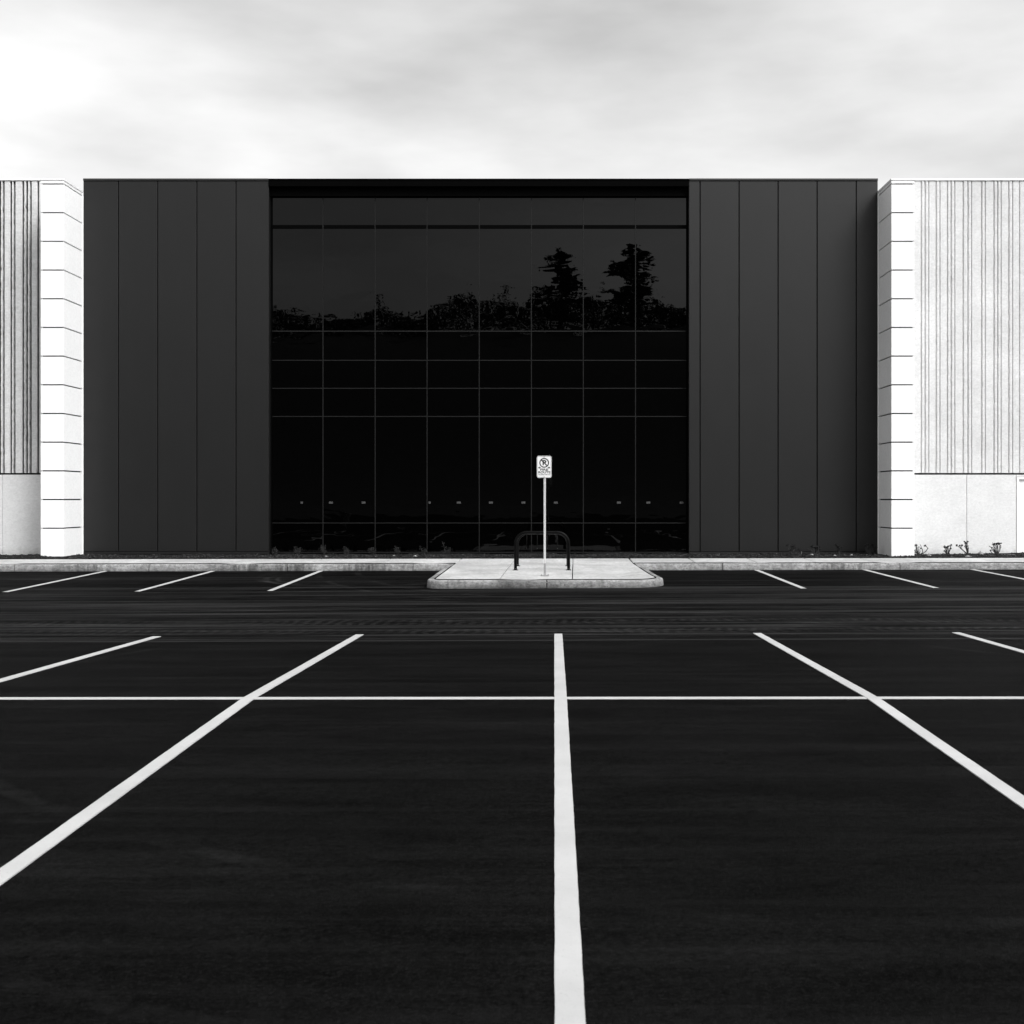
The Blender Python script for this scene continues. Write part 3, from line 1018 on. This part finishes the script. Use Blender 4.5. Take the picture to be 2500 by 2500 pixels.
text_mesh('City Bylaw Enforced', 582, 1284, 1412, 1466, 'lettering', 0.03, True)
for v in (388, 1572):
    V, Fc = tube([(sx(930), py_ - 0.012, sz(v)), (sx(930), py_ - 0.003, sz(v))], 0.011, 8)
    obj('bolt', V, Fc, 'bolt', plate)

# ------------------------------------------------------------------ bike racks
def hoop(x0, x1, y, h, r, bend):
    P = [(x0, y, tz(x0, y))]
    P += [(x0, y, tz(x0, y) + 0.3)]
    z = tz((x0 + x1) / 2, y) + h - r
    for i in range(11):
        t = R(180 - 90 * i / 10)
        P.append((x0 + bend + bend * math.cos(t), y, z - bend + bend * math.sin(t)))
    for i in range(11):
        t = R(90 - 90 * i / 10)
        P.append((x1 - bend + bend * math.cos(t), y, z - bend + bend * math.sin(t)))
    P += [(x1, y, tz(x1, y) + 0.3), (x1, y, tz(x1, y))]
    return tube(P, r, 16)
def bike_rack(y, h, label, loops):
    xa, xb = wx(1258.6, 27.35), wx(1388.3, 27.35)
    rk = empty('bike_rack', ((xa + xb) / 2, y, tz(0, y)), label, 'bike rack', 'bike racks on the island')
    V, Fc = hoop(xa, xb, y, h, 0.034, 0.25)
    hp = obj('hoop', V, Fc, 'rack', rk, smooth=True)
    for x in (xa, xb):
        zf_ = tz(x, y)
        pl = obj('foot_plate', *bevbox(x - 0.062, x + 0.062, y - 0.062, y + 0.062, zf_ - 0.002, zf_ + 0.01, 0.003), 'rack', rk)
        for dx, dy in ((-0.045, -0.045), (0.045, -0.045), (-0.045, 0.045), (0.045, 0.045)):
            V, Fc = tube([(x + dx, y + dy, zf_ + 0.009), (x + dx, y + dy, zf_ + 0.024)], 0.008, 6)
            obj('bolt', V, Fc, 'bolt', pl)
        V, Fc = tube([(x + 0.006, y - 0.036, zf_ + 0.035), (x + 0.006, y - 0.03, zf_ + 0.035)], 0.007, 6)
        obj('bolt', V, Fc, 'bolt', rk)
    if loops:
        zt_ = tz(0, y) + h - 0.06
        for u in (570, 830, 1080, 1330):
            x = wx(1230 + u * 0.0983, y)
            P = [(x, y - 0.012, zt_), (x + 0.003, y - 0.05, zt_ - 0.07), (x + 0.004, y - 0.075, zt_ - 0.16), (x + 0.005, y - 0.07, zt_ - 0.25), (x + 0.004, y - 0.045, zt_ - 0.31),
                 (x, y, zt_ - 0.33), (x - 0.004, y + 0.045, zt_ - 0.31), (x - 0.005, y + 0.07, zt_ - 0.25), (x - 0.004, y + 0.075, zt_ - 0.16), (x - 0.003, y + 0.05, zt_ - 0.07), (x, y + 0.012, zt_)]
            V, Fc = tube(P, 0.0085, 8)
            obj('hanging_loop', V, Fc, 'rack', rk, smooth=True)
    return rk
bike_rack(27.35, 0.872, 'black arched tube bike rack with hanging loops behind the sign post', True)
bike_rack(28.75, 0.800, 'plain black bike rack hoop almost hidden behind the looped rack', False)

# ------------------------------------------------------------------ plants in the bed
def curled_head(rnd, c, s):
    """withered flower head: a clump of small curled petals"""
    V, Fc = [], []
    for i in range(16):
        d = Vector((rnd.gauss(0, 1), rnd.gauss(0, 1), rnd.gauss(0, 0.8)))
        d.normalize()
        p = Vector(c) + d * s * rnd.uniform(0.2, 1.0)
        a = d.orthogonal().normalized() * s * rnd.uniform(0.4, 0.8)
        b = d.cross(a).normalized() * s * rnd.uniform(0.3, 0.6)
        o = len(V)
        V += [p - a, p - b + d * s * 0.3, p + a, p + b + d * s * 0.3]
        Fc += [(o, o + 1, o + 2), (o, o + 2, o + 3)]
    return V, Fc

def dead_plant(px, py, y, unit, base, stems, label, seed, group, thick=1.0, extra_twig=None):
    """stems are outlines (u right, v down) of a close-up, in pixels of `unit` source pixels each"""
    rnd = random.Random(seed)
    m_ = unit * y / F
    bx, bzz = wx(px, y), bz(wx(px, y), y) - 0.02
    pl = empty('dried_plant', (bx, y, bzz), label, 'plant', group)
    heads = []
    for k, st in enumerate(stems):
        head = st[0]
        dy = rnd.uniform(-0.09, 0.05)
        pts = [(bx + rnd.uniform(-0.012, 0.012), y, bzz)]
        n = len(st) - 1
        for i, (u, v) in enumerate(st[1:]):
            t = (i + 1) / n
            pts.append((bx + (u - base[0]) * m_, y + dy * t, bzz + 0.02 + (base[1] - v) * m_))
        # subdivide with a little wander
        fine = [Vector(pts[0])]
        for a, b in zip(pts, pts[1:]):
            a, b = Vector(a), Vector(b)
            for t in (0.33, 0.66, 1.0):
                fine.append(a.lerp(b, t) + Vector((rnd.uniform(-1, 1), rnd.uniform(-1, 1), 0)) * 0.004 * (t < 1))
        rr = [(0.0125 - 0.006 * i / len(fine)) * thick for i in range(len(fine))]
        V, Fc = tube(fine, rr, 5)
        so = obj('stem', V, Fc, 'stem', pl)
        if head:
            V, Fc = curled_head(rnd, fine[-1], 0.033 * head)
            obj('flower_head', V, Fc, 'deadleaf', so)
        for q in range(rnd.choice((0, 1, 1, 2))):
            f = fine[rnd.randrange(len(fine) // 2, len(fine))]
            V, Fc = curled_head(rnd, f + Vector((rnd.uniform(-0.012, 0.012), 0, 0)), 0.012)
            obj('dry_leaf', V, Fc, 'deadleaf', so)
    if extra_twig:
        V, Fc = tube([(bx + (u - base[0]) * m_, y - 0.1, bzz + 0.02 + (base[1] - v) * m_) for u, v in extra_twig], 0.004, 5)
        obj('twig', V, Fc, 'twig', pl)
    return pl
G1 = 'dried plants in the bed'
u1 = 280 / 1932
dead_plant(2220 + 160 * u1, 1353, 32.75, u1, (160, 365), [
    (1.1, (110, 300), (95, 210)), (0.9, (135, 290), (122, 215)), (0.6, (115, 330), (92, 290)), (0.5, (125, 345), (98, 325)), (0.6, (150, 300), (140, 240), (165, 235), (185, 262)),
    (0, (180, 310), (172, 270)), (0.25, (228, 335), (215, 260), (195, 205)), (1.0, (215, 355), (275, 310), (306, 262), (290, 240), (256, 214)), (0.5, (140, 330), (118, 250))],
    'dried plant with a long curling stem against the white pier', 31, G1)
dead_plant(2220 + 640 * u1, 1353, 32.75, u1, (640, 365), [
    (1.1, (610, 300), (580, 232)), (1.0, (622, 290), (602, 240)), (0.9, (608, 330), (584, 302)), (0.9, (636, 300), (640, 245)), (1.0, (660, 300), (652, 222)), (1.1, (680, 290), (704, 210)), (0.8, (668, 320), (688, 262)), (0.8, (655, 345), (662, 340))],
    'short forked dried plant standing alone before the white wall', 32, G1)
dead_plant(2220 + 980 * u1, 1353, 32.75, u1, (980, 360), [
    (1.0, (915, 310), (860, 268), (830, 240), (795, 216)), (1.0, (890, 285), (870, 260), (885, 215)), (0.9, (925, 320), (880, 270), (850, 220)), (1.1, (960, 270), (945, 180)), (0.7, (955, 260), (920, 150)), (0.7, (965, 260), (970, 152)),
    (0.5, (990, 290), (992, 225)), (0.5, (968, 300), (930, 230)), (0.4, (985, 280), (975, 230)), (0.4, (995, 310), (998, 260)), (0.3, (972, 290), (950, 210))],
    'tallest dried plant with a side branch at the wall joint', 33, G1)
dead_plant(2220 + 1470 * u1, 1353, 32.75, u1, (1465, 355), [
    (1.1, (1425, 280), (1405, 185)), (1.1, (1440, 270), (1432, 185)), (1.0, (1458, 270), (1455, 178)), (1.1, (1480, 270), (1492, 178)), (1.2, (1500, 280), (1518, 180)), (0.5, (1515, 300), (1530, 215)), (0.8, (1395, 340), (1368, 310), (1365, 290)),
    (0, (1400, 290), (1375, 240), (1342, 215)), (0.5, (1420, 300), (1385, 240)), (0.4, (1450, 290), (1445, 220)), (0.4, (1475, 300), (1472, 220)), (0.5, (1500, 335), (1505, 325))],
    'bushy flat-topped dried plant nearest the white service door', 34, G1)
u2 = 250 / 1932
dead_plant(1900 + 250 * u2, 1352, 32.8, u2, (250, 335), [
    (0.5, (200, 240), (150, 150)), (0.9, (215, 240), (183, 150)), (1.3, (255, 230), (255, 165)), (1.2, (275, 240), (288, 165)), (0.9, (295, 260), (330, 210)), (0.9, (320, 280), (375, 235)), (0.6, (335, 300), (405, 248)), (0.5, (240, 280), (230, 240)), (0.5, (300, 300), (320, 250))],
    'slanting dried plant with a pale twig, farthest from the right pier', 35, G1, 1.0, [(410, 392), (422, 330), (430, 268)])
dead_plant(1900 + 695 * u2, 1352, 32.8, u2, (695, 340), [
    (1.2, (660, 250), (630, 175)), (1.2, (675, 250), (662, 185)), (1.2, (695, 250), (698, 190)), (1.2, (715, 250), (738, 195)), (0.9, (740, 270), (785, 205)), (0.8, (750, 290), (798, 240)), (0.7, (640, 280), (580, 215), (540, 235)), (0.6, (700, 280), (715, 220))],
    'wide fan-shaped dried plant on a panel joint of the dark wall', 36, G1)
dead_plant(1900 + 1140 * u2, 1352, 32.8, u2, (1140, 345), [
    (1.3, (1120, 260), (1090, 155)), (1.2, (1125, 240), (1112, 180)), (1.2, (1140, 260), (1135, 200)), (0.9, (1160, 260), (1190, 205)), (1.0, (1155, 290), (1188, 265)), (1.0, (1130, 290), (1122, 250)), (0.8, (1150, 290), (1150, 240))],
    'narrow bent dried plant in front of the dark panels', 37, G1)
dead_plant(1900 + 1725 * u2, 1352, 32.7, u2, (1725, 350), [
    (1.2, (1670, 270), (1640, 190)), (1.2, (1690, 260), (1685, 170)), (1.3, (1715, 250), (1722, 165)), (1.3, (1745, 250), (1765, 165)), (1.3, (1765, 260), (1805, 180)), (1.2, (1780, 290), (1838, 210)), (0.8, (1700, 280), (1705, 215)), (0.8, (1750, 290), (1780, 225)), (0.7, (1660, 300), (1640, 230))],
    'dense rounded dried plant beside the right white pier', 38, G1)

def leafy_shrub(px, y, wd, ht, nleaf, label, seed, sprig=0.0):
    rnd = random.Random(seed)
    x = wx(px, y)
    z0 = bz(x, y) - 0.01
    t = empty('leafy_shrub', (x, y, z0), label, 'shrub', 'leafy shrubs below the glass')
    V, Fc = [], []
    tips = []
    for k in range(9):
        a, ph = rnd.uniform(0, 6.28), rnd.uniform(0.1, 1.0)
        tip = Vector((x + math.cos(a) * wd * 0.45 * ph, y + math.sin(a) * wd * 0.35 * ph, z0 + ht * rnd.uniform(0.65, 1.0) * (1.15 - 0.35 * ph)))
        if k == 0 and sprig:
            tip = Vector((x + rnd.uniform(-0.12, -0.05), y, z0 + ht + sprig))
        mid = Vector((x, y, z0)).lerp(tip, 0.5) + Vector((rnd.uniform(-0.02, 0.02), rnd.uniform(-0.02, 0.02), 0.01))
        v, f = tube([(x, y, z0), mid, tip], [0.005, 0.004, 0.002], 4)
        V, Fc = merge((V, Fc), (v, f))
        tips.append((mid, tip))
    obj('stems', V, Fc, 'stem', t)
    V, Fc = [], []
    for k in range(nleaf):
        mid, tip = tips[rnd.randrange(len(tips))]
        c = mid.lerp(tip, rnd.uniform(-0.4, 1.05)) + Vector((rnd.gauss(0, 1), rnd.gauss(0, 1), rnd.gauss(0, 1))) * 0.022
        c.z = max(c.z, z0 + 0.03)
        d = Vector((rnd.gauss(0, 1), rnd.gauss(0, 1), rnd.gauss(0.3, 0.8))).normalized()
        s = d.orthogonal().normalized()
        s = s * math.cos(k) + d.cross(s) * math.sin(k)
        L, W = rnd.uniform(0.012, 0.022), rnd.uniform(0.005, 0.009)
        o = len(V)
        V += [c - d * L, c + s * W, c + d * L, c - s * W]
        Fc.append((o, o + 1, o + 2, o + 3))
    obj('foliage', V, Fc, 'leaf', t)
    return t
shr = [(672, 0.36, 0.24, 'low leafy shrub at the left corner of the glass', 0.0),
       (728, 0.40, 0.22, 'wide leafy shrub, second from the left glass corner', 0.03),
       (793, 0.34, 0.28, 'tall leafy shrub right under the first glass mullion', 0.02),
       (848, 0.30, 0.20, 'small leafy shrub, fourth from the left glass corner', 0.03),
       (908, 0.34, 0.22, 'leafy shrub just left of the second glass mullion', 0.0),
       (972, 0.26, 0.18, 'small pointed leafy shrub, third from the concrete island', 0.07),
       (1036, 0.26, 0.18, 'small leafy shrub just left of the third glass mullion', 0.04),
       (1088, 0.38, 0.22, 'leafy shrub with a tall sprig, nearest the concrete island', 0.16)]
for i, (px, wd, ht, lab, sp) in enumerate(shr):
    leafy_shrub(px, 32.85, wd, ht, 240, lab, 60 + i, sp)

def stone(px, y, wd, ht, label, seed):
    rnd = random.Random(seed)
    x = wx(px, y)
    z0 = bz(x, y) + 0.004
    V, Fc = [], []
    n, m_ = 12, 5
    for j in range(m_ + 1):
        t = math.pi / 2 * j / m_
        for i in range(n):
            a = 2 * math.pi * i / n
            d = Vector((math.cos(a) * math.cos(t), math.sin(a) * math.cos(t), math.sin(t)))
            k = 1 + 0.28 * noise.noise(d * 1.6 + Vector((seed, 0, 0))) + 0.1 * noise.noise(d * 4 + Vector((0, seed, 0)))
            V.append((x + d.x * wd / 2 * k, y + d.y * wd * 0.38 * k, z0 - 0.012 + d.z * ht * k))
    for j in range(m_):
        for i in range(n):
            i2 = (i + 1) % n
            Fc.append((j * n + i, j * n + i2, (j + 1) * n + i2, (j + 1) * n + i))
    o = obj('stone', V, Fc, 'stone', origin=(x, y, z0))
    return tag(o, label, 'stone', 'stones in the bed')
for px, y, wd, ht, lab, sd_ in [
        (2394, 32.8, 0.15, 0.085, 'biggest grey stone against the white wall in the bed', 1),
        (2404, 32.0, 0.12, 0.03, 'small flat stone in front of the biggest stone', 2),
        (2268, 31.75, 0.12, 0.035, 'pale flat stone in the bed beside the right pier', 3),
        (2364, 31.75, 0.16, 0.03, 'long flat stone below the tallest dried plant', 4),
        (1982, 32.1, 0.10, 0.04, 'pale stone below the fan-shaped dried plant', 5),
        (2038, 31.75, 0.10, 0.035, 'pale stone at the foot of the narrow dried plant', 6),
        (2079, 31.85, 0.08, 0.03, 'small pale stone midway to the dense dried plant', 7),
        (914, 32.0, 0.16, 0.03, 'long flat stone in the bed left of the island', 8),
        (962, 32.3, 0.10, 0.04, 'pale stone below the small pointed shrub', 9),
        (796, 32.1, 0.09, 0.04, 'stone below the tall shrub by the first mullion', 10),
        (1013, 31.8, 0.10, 0.03, 'flat stone in the bed nearest the concrete island', 11)]:
    stone(px, y, wd, ht, lab, sd_)

# ------------------------------------------------------------------ behind the camera: what the glass mirrors
MY = 2 * YG
def mirx(px, d): return (px - PX) * d / F        # X of a thing seen in the glass at virtual distance d
# planter
x, y = mirx(843, 80), MY - 80
z0 = gz(x, y)
pt = empty('planter', (x, y, z0), 'round pale concrete planter mirrored low in the left glass', 'planter')
V, Fc = lathe([(0.0, 0), (0.22, 0), (0.24, 0.12), (0.2, 0.2), (0.3, 0.4), (0.36, 0.62), (0.38, 0.78), (0.34, 0.8), (0.3, 0.72), (0.0, 0.7)], (x, y, z0), 24)
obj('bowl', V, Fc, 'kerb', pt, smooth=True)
V, Fc = lathe([(0.0, 0.715), (0.31, 0.715)], (x, y, z0), 24)
obj('soil', V, Fc, 'mulch', pt)
# conifers and woodland on the bank
def conifer(px, ptop, d, width, label, seed, bare=0.25, ragged=0.3):
    rnd = random.Random(seed)
    x, y = mirx(px, d), MY - d
    z0 = land(x, y) - 0.2
    ht = C + (PY - ptop) * d / F - z0
    t = empty('conifer_tree', (x, y, z0), label, 'tree', 'conifers mirrored in the glass')
    V, Fc = tube([(x, y, z0), (x + 0.1, y, z0 + ht * 0.5), (x, y, z0 + ht * 0.98)], [0.28, 0.17, 0.04], 8)
    obj('trunk', V, Fc, 'bark', t)
    V, Fc = [], []
    nb = 46
    for k in range(nb):
        f = bare * 0.5 + (1 - bare * 0.5) * (k + rnd.random()) / nb
        zz = z0 + ht * f
        L = width / 2 * (1 - f) ** 0.6 * rnd.uniform(1 - ragged, 1.15) + 0.25
        a = rnd.uniform(0, 6.28)
        if rnd.random() < ragged * 0.35:
            L *= 0.45
        dr = Vector((math.cos(a), math.sin(a) * 0.5, rnd.uniform(-0.05, 0.3)))
        for q in range(190):
            s = rnd.uniform(0.15, 1) * L
            c = Vector((x, y, zz)) + dr * s + Vector((rnd.gauss(0, 1), rnd.gauss(0, 1), rnd.gauss(0, 0.55))) * 0.24
            v1 = Vector((rnd.gauss(0, 1), rnd.gauss(0, 1), rnd.gauss(0, 0.5))).normalized() * rnd.uniform(0.2, 0.42)
            v2 = Vector((rnd.gauss(0, 1), rnd.gauss(0, 1), rnd.gauss(0, 0.7))).normalized() * rnd.uniform(0.1, 0.2)
            o = len(V)
            V += [c - v1, c + v2, c + v1, c - v2]
            Fc.append((o, o + 1, o + 2, o + 3))
    obj('crown', V, Fc, 'needles', t)
conifer(1366, 615, 160, 11.0, 'pointed conifer mirrored in the glass above the sign', 5)
conifer(1548, 606, 160, 13.5, 'ragged broad conifer mirrored near the right glass edge', 8, 0.4, 0.6)
rnd = random.Random(77)
V, Fc = [], []
top = [(640, 745), (690, 765), (720, 775), (760, 790), (880, 790), (930, 752), (965, 775), (1030, 785), (1060, 745), (1110, 730), (1150, 715), (1170, 745), (1230, 735), (1270, 755), (1300, 735), (1420, 730), (1460, 735), (1520, 760), (1600, 740), (1690, 765)]
D = 160.0
for k in range(34000):
    px = rnd.uniform(430, 1900)
    d = D + rnd.uniform(-6, 10)
    x, y = mirx(px, d), MY - d
    zt_ = C + (PY - interp(px, top)) * D / F + 0.9 * noise.noise(Vector((x * 0.5, y * 0.3, 0))) + 0.6 * noise.noise(Vector((x * 1.7, y, 3)))
    zl = land(x, y)
    z = zl + (max(zt_ - zl, 0.6)) * (rnd.random() ** 0.7)
    c = Vector((x, y, z))
    v1 = Vector((rnd.gauss(0, 1), rnd.gauss(0, 1), rnd.gauss(0, 1))).normalized() * rnd.uniform(0.1, 0.32)
    v2 = Vector((rnd.gauss(0, 1), rnd.gauss(0, 1), rnd.gauss(0, 1))).normalized() * rnd.uniform(0.08, 0.2)
    o = len(V)
    V += [c - v1, c + v2, c + v1, c - v2]
    Fc.append((o, o + 1, o + 2, o + 3))
tag(obj('woodland', V, Fc, 'needles'), 'dark scrub and woodland on the bank, mirrored in the glass', 'woodland', kind='stuff')
